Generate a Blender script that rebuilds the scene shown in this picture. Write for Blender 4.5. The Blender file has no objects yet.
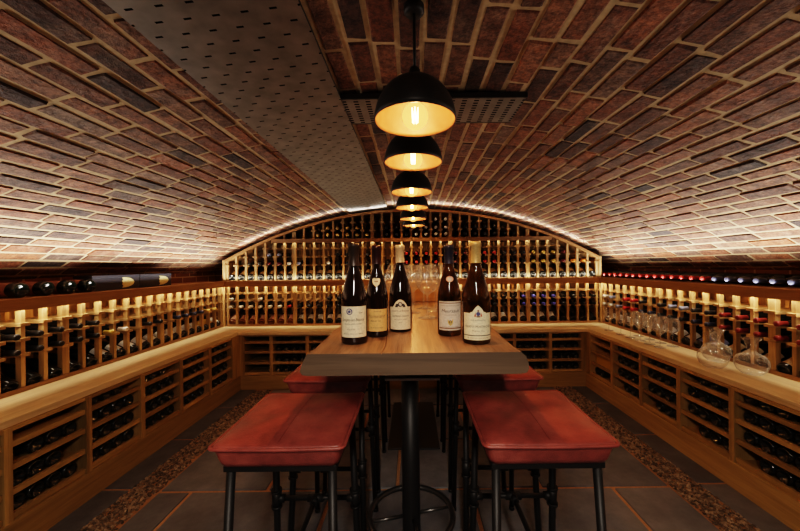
import bpy, math, random
from mathutils import Vector, Matrix, Euler
random.seed(7)
SC = bpy.context.scene
COL = SC.collection
PI = math.pi
CAMZ = 1.30

# ------------------------------------------------------------------ mesh builder
class MB:
    def __init__(s):
        s.v = []; s.f = []; s.m = []; s.sm = []; s.at = []
    def face(s, idx, m=0, smooth=False, a=0.0):
        s.f.append(tuple(idx)); s.m.append(m); s.sm.append(smooth); s.at.append(a)
    def add(s, vs):
        n = len(s.v); s.v.extend(tuple(v) for v in vs); return n
    def box(s, x0, x1, y0, y1, z0, z1, m=0, a=0.0):
        if x0 > x1: x0, x1 = x1, x0
        if y0 > y1: y0, y1 = y1, y0
        n = s.add([(x0,y0,z0),(x1,y0,z0),(x1,y1,z0),(x0,y1,z0),(x0,y0,z1),(x1,y0,z1),(x1,y1,z1),(x0,y1,z1)])
        for q in ((0,3,2,1),(4,5,6,7),(0,1,5,4),(1,2,6,5),(2,3,7,6),(3,0,4,7)):
            s.face([n+i for i in q], m, False, a)
        return s
    def hexa(s, p, m=0, a=0.0):           # 8 points, same order as box
        n = s.add(p)
        for q in ((0,3,2,1),(4,5,6,7),(0,1,5,4),(1,2,6,5),(2,3,7,6),(3,0,4,7)):
            s.face([n+i for i in q], m, False, a)
        return s
    def tube(s, p0, p1, r0, r1=None, seg=12, m=0, caps=True):
        r1 = r0 if r1 is None else r1
        p0 = Vector(p0); p1 = Vector(p1); d = (p1-p0).normalized()
        up = Vector((0,0,1)) if abs(d.z) < .9 else Vector((1,0,0))
        a = d.cross(up).normalized(); b = d.cross(a)
        n = len(s.v)
        for p, r in ((p0,r0),(p1,r1)):
            for k in range(seg):
                t = 2*PI*k/seg
                s.v.append(tuple(p + a*(r*math.cos(t)) + b*(r*math.sin(t))))
        for k in range(seg):
            j = (k+1) % seg
            s.face((n+k, n+seg+k, n+seg+j, n+j), m, True)
        if caps:
            s.face([n+k for k in range(seg)], m)
            s.face([n+seg+k for k in reversed(range(seg))], m)
        return s
    def path(s, pts, r, seg=8, m=0, closed=False):
        pts = [Vector(p) for p in pts]; N = len(pts); n = len(s.v)
        for i, p in enumerate(pts):
            if closed: d = pts[(i+1) % N] - pts[i-1]
            else: d = pts[min(i+1, N-1)] - pts[max(i-1, 0)]
            d.normalize()
            up = Vector((0,0,1)) if abs(d.z) < .95 else Vector((1,0,0))
            a = d.cross(up).normalized(); b = d.cross(a)
            for k in range(seg):
                t = 2*PI*k/seg
                s.v.append(tuple(p + a*(r*math.cos(t)) + b*(r*math.sin(t))))
        for i in range(N if closed else N-1):
            i2 = (i+1) % N
            for k in range(seg):
                j = (k+1) % seg
                s.face((n+i*seg+k, n+i2*seg+k, n+i2*seg+j, n+i*seg+j), m, True)
        return s
    def lathe(s, prof, seg=24, m=0, cx=0, cy=0, cz=0, mats=None):
        n = len(s.v)
        for r, z in prof:
            for k in range(seg):
                t = 2*PI*k/seg
                s.v.append((cx + r*math.cos(t), cy + r*math.sin(t), cz + z))
        for i in range(len(prof)-1):
            for k in range(seg):
                j = (k+1) % seg
                s.face((n+i*seg+k, n+i*seg+j, n+(i+1)*seg+j, n+(i+1)*seg+k), mats[i] if mats else m, True)
        return s
    def build(s, name, mats, parent=None, attr=None, bevel=0, loc=None, bseg=2):
        me = s.mesh(name, mats, attr)
        o = bpy.data.objects.new(name, me); COL.objects.link(o)
        if parent is not None: o.parent = parent
        if loc: o.location = loc
        if bevel:
            b = o.modifiers.new('bevel', 'BEVEL'); b.width = bevel; b.segments = bseg; b.limit_method = 'ANGLE'; b.angle_limit = .6
        return o
    def mesh(s, name, mats, attr=None):
        me = bpy.data.meshes.new(name)
        me.from_pydata(s.v, [], s.f)
        for m in (mats if isinstance(mats, (list, tuple)) else [mats]): me.materials.append(m)
        me.polygons.foreach_set('material_index', s.m)
        me.polygons.foreach_set('use_smooth', s.sm)
        if attr:
            at = me.attributes.new(attr, 'FLOAT', 'FACE'); at.data.foreach_set('value', s.at)
        me.update()
        return me

def link(name, me, parent=None, loc=(0,0,0), rot=(0,0,0)):
    o = bpy.data.objects.new(name, me); COL.objects.link(o)
    o.location = loc; o.rotation_euler = rot
    if parent is not None: o.parent = parent
    return o
def tag(o, label, cat, group=None):
    o['label'] = label; o['category'] = cat
    if group: o['group'] = group
    return o
def thing(name, label, cat, loc=(0,0,0), rz=0, group=None):
    o = bpy.data.objects.new(name, None); COL.objects.link(o)
    o.empty_display_size = .05
    o.location = loc; o.rotation_euler = (0,0,rz)
    return tag(o, label, cat, group)
def struct(o):
    o['kind'] = 'structure'; return o
def dup(root, loc, label, rz=None):
    r = root.copy(); COL.objects.link(r); r.location = loc
    if rz is not None: r.rotation_euler = (0,0,rz)
    r['label'] = label
    for ch in list(root.children):
        c = ch.copy(); COL.objects.link(c); c.parent = r
        for g in list(ch.children):
            d = g.copy(); COL.objects.link(d); d.parent = c
    return r
ORD = ['', 'first','second','third','fourth','fifth','sixth','seventh','eighth','ninth','tenth','eleventh','twelfth','thirteenth',
       'fourteenth','fifteenth','sixteenth','seventeenth','eighteenth','nineteenth','twentieth','twenty-first','twenty-second']

# ------------------------------------------------------------------ materials
def new_mat(name):
    m = bpy.data.materials.new(name); m.use_nodes = True
    nt = m.node_tree; b = nt.nodes['Principled BSDF']
    return m, nt, b
def N(nt, t, **kw):
    n = nt.nodes.new(t)
    for k, v in kw.items():
        if hasattr(n, k) and not k.startswith('i_'): setattr(n, k, v)
        else: n.inputs[k[2:].replace('_', ' ')].default_value = v
    return n
def ramp(nt, stops, fac):
    r = nt.nodes.new('ShaderNodeValToRGB'); e = r.color_ramp.elements
    while len(e) < len(stops): e.new(.5)
    for i, (p, c) in enumerate(stops):
        e[i].position = p; e[i].color = (c[0], c[1], c[2], 1)
    nt.links.new(fac, r.inputs['Fac'])
    return r.outputs['Color']
def plain(name, col, rough=.5, metal=0, spec=.5, coat=0, bump=0, bscale=200):
    m, nt, b = new_mat(name)
    no = N(nt, 'ShaderNodeTexNoise', i_Scale=bscale, i_Detail=4)
    tc = N(nt, 'ShaderNodeTexCoord'); nt.links.new(tc.outputs['Object'], no.inputs['Vector'])
    c = ramp(nt, [(.3, [x*.85 for x in col]), (.7, [min(1, x*1.12) for x in col])], no.outputs['Fac'])
    nt.links.new(c, b.inputs['Base Color'])
    b.inputs['Roughness'].default_value = rough; b.inputs['Metallic'].default_value = metal
    b.inputs['Specular IOR Level'].default_value = spec; b.inputs['Coat Weight'].default_value = coat
    if bump:
        bp = N(nt, 'ShaderNodeBump', i_Strength=bump, i_Distance=.002)
        nt.links.new(no.outputs['Fac'], bp.inputs['Height']); nt.links.new(bp.outputs['Normal'], b.inputs['Normal'])
    return m
def wood(name, c0, c1, axis, rough=.5, scale=1.0, knots=False, vary=.25, bump=.15):
    m, nt, b = new_mat(name); L = nt.links.new
    tc = N(nt, 'ShaderNodeTexCoord'); oi = N(nt, 'ShaderNodeObjectInfo')
    off = N(nt, 'ShaderNodeVectorMath', operation='ADD')
    mul = N(nt, 'ShaderNodeMath', operation='MULTIPLY'); mul.inputs[1].default_value = 37.0
    L(oi.outputs['Random'], mul.inputs[0]); L(tc.outputs['Object'], off.inputs[0]); L(mul.outputs[0], off.inputs[1])
    mp = N(nt, 'ShaderNodeMapping'); L(off.outputs[0], mp.inputs['Vector'])
    s = [26*scale]*3; s['xyz'.index(axis)] = 1.6*scale
    mp.inputs['Scale'].default_value = s
    n1 = N(nt, 'ShaderNodeTexNoise', i_Scale=1.0, i_Detail=6, i_Roughness=.62, i_Distortion=.6 if not knots else 1.3)
    L(mp.outputs[0], n1.inputs['Vector'])
    n2 = N(nt, 'ShaderNodeTexNoise', i_Scale=6.0, i_Detail=3); L(mp.outputs[0], n2.inputs['Vector'])
    mx = N(nt, 'ShaderNodeMath', operation='MULTIPLY_ADD'); mx.inputs[1].default_value = .35
    L(n2.outputs['Fac'], mx.inputs[0]); L(n1.outputs['Fac'], mx.inputs[2])
    c = ramp(nt, [(.42, c0), (.62, [(a+d)/2 for a, d in zip(c0, c1)]), (.82, c1)], mx.outputs[0])
    hs = N(nt, 'ShaderNodeHueSaturation'); L(c, hs.inputs['Color'])
    vv = N(nt, 'ShaderNodeMapRange'); vv.inputs['To Min'].default_value = 1-vary; vv.inputs['To Max'].default_value = 1+vary
    L(oi.outputs['Random'], vv.inputs['Value']); L(vv.outputs[0], hs.inputs['Value'])
    out = hs.outputs['Color']
    if knots:
        vo = N(nt, 'ShaderNodeTexVoronoi', i_Scale=4.2); 
        m2 = N(nt, 'ShaderNodeMapping'); m2.inputs['Scale'].default_value = (1.6, .8, 1); L(tc.outputs['Object'], m2.inputs['Vector'])
        L(m2.outputs[0], vo.inputs['Vector'])
        k = ramp(nt, [(.0, (.12,.1,.1)), (.05, (.35,.3,.28)), (.12, (1,1,1))], vo.outputs['Distance'])
        mm = N(nt, 'ShaderNodeMix', data_type='RGBA', blend_type='MULTIPLY'); mm.inputs['Factor'].default_value = .85
        L(out, mm.inputs['A']); L(k, mm.inputs['B']); out = mm.outputs['Result']
    L(out, b.inputs['Base Color'])
    b.inputs['Roughness'].default_value = rough
    bp = N(nt, 'ShaderNodeBump', i_Strength=bump, i_Distance=.003); L(mx.outputs[0], bp.inputs['Height']); L(bp.outputs['Normal'], b.inputs['Normal'])
    return m
def emit(name, col, st):
    m, nt, b = new_mat(name)
    b.inputs['Base Color'].default_value = (*col, 1); b.inputs['Emission Color'].default_value = (*col, 1); b.inputs['Emission Strength'].default_value = st
    return m
def clear_glass(name, tint=(1,1,1), edge=.95):
    m, nt, b = new_mat(name); L = nt.links.new; nt.nodes.remove(b)
    out = nt.nodes['Material Output']
    tr = N(nt, 'ShaderNodeBsdfTransparent'); tr.inputs['Color'].default_value = (*tint, 1)
    gl = N(nt, 'ShaderNodeBsdfGlossy', i_Roughness=.03)
    lw = N(nt, 'ShaderNodeLayerWeight', i_Blend=.5)
    pw = N(nt, 'ShaderNodeMath', operation='POWER'); pw.inputs[1].default_value = 2.2; L(lw.outputs['Facing'], pw.inputs[0])
    f = N(nt, 'ShaderNodeMapRange'); f.inputs['To Min'].default_value = .13; f.inputs['To Max'].default_value = edge
    L(pw.outputs[0], f.inputs['Value'])
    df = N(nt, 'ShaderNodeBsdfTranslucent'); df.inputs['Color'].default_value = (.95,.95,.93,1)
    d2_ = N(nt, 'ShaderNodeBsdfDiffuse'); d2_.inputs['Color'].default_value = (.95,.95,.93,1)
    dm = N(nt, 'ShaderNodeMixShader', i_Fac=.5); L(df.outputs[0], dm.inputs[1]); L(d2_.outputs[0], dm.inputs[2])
    gm = N(nt, 'ShaderNodeMixShader', i_Fac=.40); L(gl.outputs[0], gm.inputs[1]); L(dm.outputs[0], gm.inputs[2])  # diffuse white mixed into the rims imitates bright edge glints
    mx = N(nt, 'ShaderNodeMixShader'); L(f.outputs[0], mx.inputs[0]); L(tr.outputs[0], mx.inputs[1]); L(gm.outputs[0], mx.inputs[2])
    L(mx.outputs[0], out.inputs['Surface'])
    return m

OAK0, OAK1 = (.32,.185,.075), (.53,.35,.165)
oak_x = wood('oak along x', OAK0, OAK1, 'x'); oak_y = wood('oak along y', OAK0, OAK1, 'y'); oak_z = wood('oak along z', OAK0, OAK1, 'z')
rail_x = wood('rail oak along x', (.20,.098,.036), (.32,.170,.068), 'x')
rail_y = wood('rail oak along y', (.20,.098,.036), (.32,.170,.068), 'y')
top_x = wood('worktop along x', (.48,.35,.18), (.70,.55,.34), 'x', rough=.45, vary=.05)
top_y = wood('worktop along y', (.48,.35,.18), (.70,.55,.34), 'y', rough=.45, vary=.05)
cab_x = wood('cabinet oak along x', (.24,.143,.050), (.41,.262,.102), 'x'); cab_y = wood('cabinet oak along y', (.24,.143,.050), (.41,.262,.102), 'y')
cab_z = wood('cabinet oak along z', (.24,.143,.050), (.41,.262,.102), 'z')
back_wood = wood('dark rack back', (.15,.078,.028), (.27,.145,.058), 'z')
table_wood = wood('table oak', (.105,.056,.030), (.32,.185,.098), 'y', rough=.42, scale=1.5, knots=True, vary=.0, bump=.3)
table_end_shaded = wood('shaded table end', (.055,.033,.019), (.115,.072,.043), 'x', rough=.6, scale=.9, vary=.0, bump=.3)  # slab ends coloured darker and greyer to carry the dim light there
crate_wood = wood('crate pine', (.36,.17,.055), (.52,.28,.10), 'x')
black_steel = plain('blackened steel', (.020,.018,.017), .5, .6)
dark_metal = plain('black enamel', (.030,.026,.023), .45, .3)
pipe_steel = plain('grey pipe steel', (.10,.095,.09), .35, .9)
plate_steel = plain('brushed plate steel', (.40,.37,.33), .4, .5)
base_steel = plain('dark base plate steel', (.050,.046,.043), .35, .6)
copper_leaf = plain('copper leaf', (.125,.060,.026), .5, .1, bump=.5, bscale=28)
bottle_dark = plain('dark green bottle glass', (.011,.012,.011), .13, 0, .6)
bottle_black = plain('black champagne glass', (.002,.003,.002), .07, 0, .5)
bottle_red = plain('red wine bottle glass', (.012,.006,.004), .05, 0, .6)
bottle_brown = plain('russet bottle glass', (.16,.055,.025), .12, 0, .6)
def amber():
    m, nt, b = new_mat('amber bottle glass')
    lw = N(nt, 'ShaderNodeLayerWeight', i_Blend=.4)
    tc = N(nt, 'ShaderNodeTexCoord'); no = N(nt, 'ShaderNodeTexNoise', i_Scale=22, i_Detail=2); nt.links.new(tc.outputs['Object'], no.inputs['Vector'])
    c = ramp(nt, [(.35, (.010,.004,.001)), (.7, (.13,.05,.010))], no.outputs['Fac'])
    nt.links.new(c, b.inputs['Base Color'])
    b.inputs['Roughness'].default_value = .05; b.inputs['Transmission Weight'].default_value = .55; b.inputs['IOR'].default_value = 1.35
    return m
bottle_amber = amber()
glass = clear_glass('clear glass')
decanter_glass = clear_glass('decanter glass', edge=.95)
FOIL = {k: plain(k + ' capsule foil', c, .38, .25) for k, c in dict(black=(.02,.018,.017), red=(.42,.030,.026), blue=(.09,.09,.42), silver=(.20,.22,.32), white=(.75,.70,.62),
        scarlet=(.26,.016,.010), steel=(.055,.06,.10), **{'dark red': (.19,.022,.018)}, gold=(.62,.40,.12), yellow=(.50,.34,.08), orange=(.70,.25,.04), maroon=(.11,.016,.018), navy=(.035,.035,.06), plum=(.040,.014,.014), cream=(.78,.60,.36), tan=(.66,.44,.17), brown=(.045,.03,.022), copper=(.45,.20,.13)).items()}
PAPER = {k: plain(k + ' label paper', c, .65) for k, c in dict(cream=(.80,.68,.46), white=(.80,.78,.74), beige=(.62,.46,.27), blue=(.20,.22,.42), yellow=(.72,.43,.155), grey=(.66,.58,.47), gold=(.70,.42,.08), pink=(.72,.42,.30), pale=(.80,.70,.46)).items()}
ink = plain('dark ink', (.05,.035,.03), .7); ink_blue = plain('blue ink', (.07,.07,.18), .7); ink_gold = plain('gold ink', (.55,.36,.08), .5); ink_red = plain('red ink', (.45,.08,.05), .6); ink_brown = plain('brown ink', (.22,.11,.06), .7)
box_grey = plain('slate gift box card', (.020,.019,.027), .5)
emblem_gold = plain('pale gold foil', (.55,.48,.23), .5)
gravel_mat = None
led_warm = emit('warm led diffuser', (1,.80,.50), 3.0)
led_cool = emit('neutral led diffuser', (1,.92,.80), 3.0)

def leather():
    m, nt, b = new_mat('oxblood leather'); L = nt.links.new
    tc = N(nt, 'ShaderNodeTexCoord'); n1 = N(nt, 'ShaderNodeTexNoise', i_Scale=9, i_Detail=6, i_Roughness=.65); L(tc.outputs['Object'], n1.inputs['Vector'])
    c = ramp(nt, [(.32, (.125,.027,.022)), (.5, (.215,.046,.036)), (.72, (.33,.085,.062))], n1.outputs['Fac'])
    L(c, b.inputs['Base Color'])
    n2 = N(nt, 'ShaderNodeTexVoronoi', i_Scale=260); L(tc.outputs['Object'], n2.inputs['Vector'])
    n3 = N(nt, 'ShaderNodeTexNoise', i_Scale=28, i_Detail=3); L(tc.outputs['Object'], n3.inputs['Vector'])
    ad = N(nt, 'ShaderNodeMath', operation='MULTIPLY_ADD'); ad.inputs[1].default_value = 1.5; L(n3.outputs['Fac'], ad.inputs[0]); L(n2.outputs['Distance'], ad.inputs[2])
    bp = N(nt, 'ShaderNodeBump', i_Strength=.18, i_Distance=.003); L(ad.outputs[0], bp.inputs['Height']); L(bp.outputs['Normal'], b.inputs['Normal'])
    r = N(nt, 'ShaderNodeMapRange'); r.inputs['To Min'].default_value = .34; r.inputs['To Max'].default_value = .52; L(n1.outputs['Fac'], r.inputs['Value']); L(r.outputs[0], b.inputs['Roughness'])
    return m
leather_m = leather()
def brick_mat():
    m, nt, b = new_mat('old handmade brick'); L = nt.links.new
    at = N(nt, 'ShaderNodeAttribute', attribute_name='tone')
    tc = N(nt, 'ShaderNodeTexCoord')
    c = ramp(nt, [(.0, (.048,.029,.023)), (.2, (.125,.052,.028)), (.45, (.22,.076,.035)), (.62, (.15,.085,.056)), (.8, (.285,.106,.047)), (1., (.22,.135,.09))], at.outputs['Fac'])
    n1 = N(nt, 'ShaderNodeTexNoise', i_Scale=16, i_Detail=7, i_Roughness=.7); L(tc.outputs['Object'], n1.inputs['Vector'])
    k = ramp(nt, [(.30, (.30,.29,.29)), (.5, (.92,.92,.92)), (.70, (1.5,1.42,1.36))], n1.outputs['Fac'])
    mm = N(nt, 'ShaderNodeMix', data_type='RGBA', blend_type='MULTIPLY'); mm.inputs['Factor'].default_value = 1; L(c, mm.inputs['A']); L(k, mm.inputs['B'])
    n2 = N(nt, 'ShaderNodeTexNoise', i_Scale=5.5, i_Detail=8, i_Roughness=.72); L(tc.outputs['Object'], n2.inputs['Vector'])
    kk = ramp(nt, [(.50, (0,0,0)), (.74, (.42,.42,.42))], n2.outputs['Fac'])
    ml = N(nt, 'ShaderNodeMix', data_type='RGBA'); L(kk, ml.inputs['Factor']); L(mm.outputs['Result'], ml.inputs['A']); ml.inputs['B'].default_value = (.40,.29,.21,1)
    n4 = N(nt, 'ShaderNodeTexNoise', i_Scale=75, i_Detail=4, i_Roughness=.7); L(tc.outputs['Object'], n4.inputs['Vector'])
    k4 = ramp(nt, [(.36, (.45,.43,.42)), (.52, (1,1,1)), (.68, (1.45,1.4,1.35))], n4.outputs['Fac'])
    m4 = N(nt, 'ShaderNodeMix', data_type='RGBA', blend_type='MULTIPLY'); m4.inputs['Factor'].default_value = .8; L(ml.outputs['Result'], m4.inputs['A']); L(k4, m4.inputs['B'])
    L(m4.outputs['Result'], b.inputs['Base Color']); b.inputs['Roughness'].default_value = .72; b.inputs['Specular IOR Level'].default_value = .35
    n3 = N(nt, 'ShaderNodeTexNoise', i_Scale=38, i_Detail=6, i_Roughness=.65); L(tc.outputs['Object'], n3.inputs['Vector'])
    bp = N(nt, 'ShaderNodeBump', i_Strength=.9, i_Distance=.012); L(n3.outputs['Fac'], bp.inputs['Height']); L(bp.outputs['Normal'], b.inputs['Normal'])
    return m
brick_m = brick_mat()
mortar_m = plain('lime mortar', (.47,.34,.195), .9, 0, .2, bump=.8, bscale=45)
grout_m = plain('tan grout', (.36,.20,.10), .9, 0, .2, bump=.4, bscale=90)
def slate():
    m, nt, b = new_mat('slate flagstone'); L = nt.links.new
    at = N(nt, 'ShaderNodeAttribute', attribute_name='tone'); tc = N(nt, 'ShaderNodeTexCoord')
    n1 = N(nt, 'ShaderNodeTexNoise', i_Scale=5, i_Detail=8, i_Roughness=.68); L(tc.outputs['Object'], n1.inputs['Vector'])
    ad = N(nt, 'ShaderNodeMath', operation='MULTIPLY_ADD'); ad.inputs[1].default_value = .35; L(at.outputs['Fac'], ad.inputs[0]); L(n1.outputs['Fac'], ad.inputs[2])
    c = ramp(nt, [(.35, (.052,.057,.066)), (.65, (.105,.112,.124)), (.95, (.18,.182,.19))], ad.outputs[0])
    L(c, b.inputs['Base Color']); b.inputs['Roughness'].default_value = .46
    n3 = N(nt, 'ShaderNodeTexNoise', i_Scale=22, i_Detail=7); L(tc.outputs['Object'], n3.inputs['Vector'])
    bp = N(nt, 'ShaderNodeBump', i_Strength=.35, i_Distance=.006); L(n3.outputs['Fac'], bp.inputs['Height']); L(bp.outputs['Normal'], b.inputs['Normal'])
    return m
slate_m = slate()
def gravel():
    m, nt, b = new_mat('brown gravel'); at = N(nt, 'ShaderNodeAttribute', attribute_name='tone')
    c = ramp(nt, [(0, (.045,.030,.019)), (.5, (.15,.10,.06)), (1, (.32,.23,.145))], at.outputs['Fac'])
    nt.links.new(c, b.inputs['Base Color']); b.inputs['Roughness'].default_value = .8
    return m
gravel_mat = gravel()
def wallbrick():
    m, nt, b = new_mat('wall brick'); L = nt.links.new
    tc = N(nt, 'ShaderNodeTexCoord'); sp = N(nt, 'ShaderNodeSeparateXYZ'); L(tc.outputs['Object'], sp.inputs[0])
    ad = N(nt, 'ShaderNodeMath', operation='ADD'); L(sp.outputs['X'], ad.inputs[0]); L(sp.outputs['Y'], ad.inputs[1])
    cb = N(nt, 'ShaderNodeCombineXYZ'); L(ad.outputs[0], cb.inputs['X']); L(sp.outputs['Z'], cb.inputs['Y'])
    br = N(nt, 'ShaderNodeTexBrick'); L(cb.outputs[0], br.inputs['Vector'])
    br.inputs['Scale'].default_value = 1; br.inputs['Brick Width'].default_value = .23; br.inputs['Row Height'].default_value = .075; br.inputs['Mortar Size'].default_value = .007
    br.inputs['Color1'].default_value = (.24,.09,.045,1); br.inputs['Color2'].default_value = (.12,.05,.03,1); br.inputs['Mortar'].default_value = (.36,.25,.15,1)
    L(br.outputs['Color'], b.inputs['Base Color']); b.inputs['Roughness'].default_value = .85
    bp = N(nt, 'ShaderNodeBump', i_Strength=.6, i_Distance=.006); bp.invert = True; L(br.outputs['Fac'], bp.inputs['Height']); L(bp.outputs['Normal'], b.inputs['Normal'])
    return m
wall_m = wallbrick()
def tray_mat(name, px, py, sx, sy, stag):
    m, nt, b = new_mat(name); L = nt.links.new
    tc = N(nt, 'ShaderNodeTexCoord'); sp = N(nt, 'ShaderNodeSeparateXYZ'); L(tc.outputs['Object'], sp.inputs[0])
    def M(op, a, c=None, d=None):
        n = N(nt, 'ShaderNodeMath', operation=op)
        for i, q in enumerate((a, c, d)):
            if q is None: continue
            if isinstance(q, (int, float)): n.inputs[i].default_value = q
            else: L(q, n.inputs[i])
        return n.outputs[0]
    yy = M('DIVIDE', sp.outputs['Y'], py); row = M('FLOOR', yy); fy = M('ABSOLUTE', M('SUBTRACT', M('SUBTRACT', yy, row), .5))
    xx = M('ADD', M('DIVIDE', sp.outputs['X'], px), M('MULTIPLY', M('MODULO', row, 2), stag))
    fx = M('ABSOLUTE', M('SUBTRACT', M('FRACT', xx), .5))
    hole = M('MULTIPLY', M('LESS_THAN', fx, sx/px/2), M('LESS_THAN', fy, sy/py/2))
    no = N(nt, 'ShaderNodeTexNoise', i_Scale=14, i_Detail=5); L(tc.outputs['Object'], no.inputs['Vector'])
    c = ramp(nt, [(.3, (.15,.125,.10)), (.7, (.23,.195,.16))], no.outputs['Fac'])
    mx = N(nt, 'ShaderNodeMix', data_type='RGBA'); L(hole, mx.inputs['Factor']); L(c, mx.inputs['A']); mx.inputs['B'].default_value = (.006,.005,.004,1)
    L(mx.outputs['Result'], b.inputs['Base Color'])
    L(M('SUBTRACT', .5, M('MULTIPLY', hole, .5)), b.inputs['Metallic']); b.inputs['Roughness'].default_value = .5
    L(M('SUBTRACT', .5, M('MULTIPLY', hole, .5)), b.inputs['Specular IOR Level'])
    return m

# ------------------------------------------------------------------ room shell
RV = 4.40; APEX = CAMZ + .72; ZC = APEX - RV          # barrel vault along +Y
Y0, Y1 = -2.2, 4.25
def vz(x, r=RV): return ZC + math.sqrt(r*r - x*x)

def build_ceiling():
    mb = MB()
    a1 = math.asin(2.54/RV)
    # mortar shell
    ns = 60; n = len(mb.v)
    for i in range(ns+1):
        a = -a1 + 2*a1*i/ns
        for y in (Y0, Y1): mb.v.append(((RV+.0050)*math.sin(a), y, ZC + (RV+.0050)*math.cos(a)))
    for i in range(ns): mb.face((n+2*i, n+2*i+2, n+2*i+3, n+2*i+1), 1, True)
    # outer shell (thickness)
    n = len(mb.v)
    for i in range(ns+1):
        a = -a1 + 2*a1*i/ns
        for y in (Y0, Y1): mb.v.append(((RV+.12)*math.sin(a), y, ZC + (RV+.12)*math.cos(a)))
    for i in range(ns): mb.face((n+2*i, n+2*i+1, n+2*i+3, n+2*i+2), 1, True)
    cp = .083; lp = .250; mo = .0135
    nc = int(2*a1*RV/cp); da = 2*a1/nc
    rnd = random.Random(3)
    for c in range(nc):
        ac = -a1 + (c+.5)*da
        y = Y0 - (c % 2)*lp/2 - rnd.random()*.05
        while y < Y1:
            ln = lp - mo + rnd.uniform(-.014, .014)
            if rnd.random() < .06: ln *= .55
            ya, yb = max(y, Y0), min(y+ln, Y1)
            if yb - ya > .03:
                hw = (cp - mo)/2 + rnd.uniform(-.0035, .002)
                off = rnd.uniform(-.0030, .0022); ac2 = ac + rnd.uniform(-.0025, .0025)/RV*1.0
                tone = rnd.random(); ch = .0055
                def P(s, yy, r): 
                    a = ac2 + s/RV
                    return (r*math.sin(a), yy, ZC + r*math.cos(a))
                j = lambda: rnd.uniform(-.004, .004)
                rt = RV + off; rb = RV + .008
                base = [P(-hw+j(), ya+j(), rb), P(hw+j(), ya+j(), rb), P(hw+j(), yb+j(), rb), P(-hw+j(), yb+j(), rb)]
                face = [P(-hw+ch+j(), ya+ch+j(), rt+j()*.35), P(hw-ch+j(), ya+ch+j(), rt+j()*.35), P(hw-ch+j(), yb-ch+j(), rt+j()*.35), P(-hw+ch+j(), yb-ch+j(), rt+j()*.35)]
                k = mb.add(base + face)
                mb.face((k+4, k+5, k+6, k+7), 0, False, tone)
                for q in range(4):
                    q2 = (q+1) % 4
                    mb.face((k+q, k+q2, k+4+q2, k+4+q), 0, False, tone)
            y += ln + mo
    return struct(mb.build('ceiling', [brick_m, mortar_m], attr='tone'))
build_ceiling()
zs = vz(2.5) + .02
struct(MB().box(-2.62, -2.50, Y0, Y1, 0, zs).build('wall_left', [wall_m]))
struct(MB().box(2.50, 2.62, Y0, Y1, 0, zs).build('wall_right', [wall_m]))
struct(MB().box(-2.62, 2.62, Y1, Y1+.12, 0, 2.1).build('wall_back', [wall_m]))
struct(MB().box(-2.62, 2.62, Y0-.12, Y0, 0, 2.1).build('wall_rear', [wall_m]))

def build_floor():
    mb = MB(); rnd = random.Random(11)
    mb.box(-2.62, 2.62, Y0-.1, Y1+.1, -.08, -.007, 1)
    def stone(x0, x1, y0, y1, g=.008):
        t = rnd.random(); z = rnd.uniform(-.0012, .0012); c = .005
        x0 += g; x1 -= g; y0 += g; y1 -= g
        k = mb.add([(x0,y0,-.012),(x1,y0,-.012),(x1,y1,-.012),(x0,y1,-.012),(x0+c,y0+c,z),(x1-c,y0+c,z),(x1-c,y1-c,z),(x0+c,y1-c,z)])
        mb.face((k+4,k+5,k+6,k+7), 0, False, t)
        for q in range(4):
            mb.face((k+q, k+(q+1)%4, k+4+(q+1)%4, k+4+q), 0, False, t)
    ys = [-2.2, -1.4, -.5, .55, 1.95, 2.50, 3.12, 3.55]
    joints = [(-1.49,-.9,.1,.9,1.49), (-1.49,-1.1,-.3,.6,1.49), (-1.49,-.7,.2,1.0,1.49), (-1.49,-1.295,-.477,.33,1.15,1.49), (-1.49,-.86,-.1,.74,1.49), (-1.49,-1.2,-.4,.42,1.1,1.49), (-1.49,-.8,.05,.9,1.49)]
    for r in range(7):
        for a, b in zip(joints[r], joints[r][1:]): stone(a, b, ys[r], ys[r+1])
    for s in (-1, 1):
        y = 1.975 - .57*7
        while y < 3.5:
            a, b = sorted((s*1.665, s*1.90)); stone(a, b, max(y, -2.2), min(y+.57, 3.7)); y += .57
    return struct(mb.build('floor', [slate_m, grout_m], attr='tone'))
build_floor()
def build_gravel(s):
    mb = MB(); rnd = random.Random(21+s)
    for i in range(3900):
        x = s*rnd.uniform(1.492, 1.664); y = 1.2 + 2.33*rnd.random()**1.1; r = rnd.uniform(.006, .015)
        z = -.007 + r*rnd.uniform(.4, .95); t = rnd.random(); a = rnd.uniform(0, 6.28); ca, sa = math.cos(a), math.sin(a)
        e = [rnd.uniform(.65, 1.25) for _ in range(6)]
        pts = [(e[0],0,0),(0,e[1]*.8,0),(-e[2],0,0),(0,-e[3]*.8,0),(.1,.1,e[4]*.65),(0,0,-e[5]*.6)]
        k = mb.add([(x + r*(p[0]*ca-p[1]*sa), y + r*(p[0]*sa+p[1]*ca), z + r*p[2]) for p in pts])
        for q in range(4):
            mb.face((k+q, k+(q+1)%4, k+4), 0, False, t); mb.face((k+(q+1)%4, k+q, k+5), 0, False, t)
    side = 'left' if s < 0 else 'right'
    o = mb.build('gravel', [gravel_mat], attr='tone'); o['kind'] = 'stuff'
    tag(o, f'brown gravel filling the long channel in the floor along the {side} cabinets', 'gravel')
build_gravel(-1); build_gravel(1)

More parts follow.
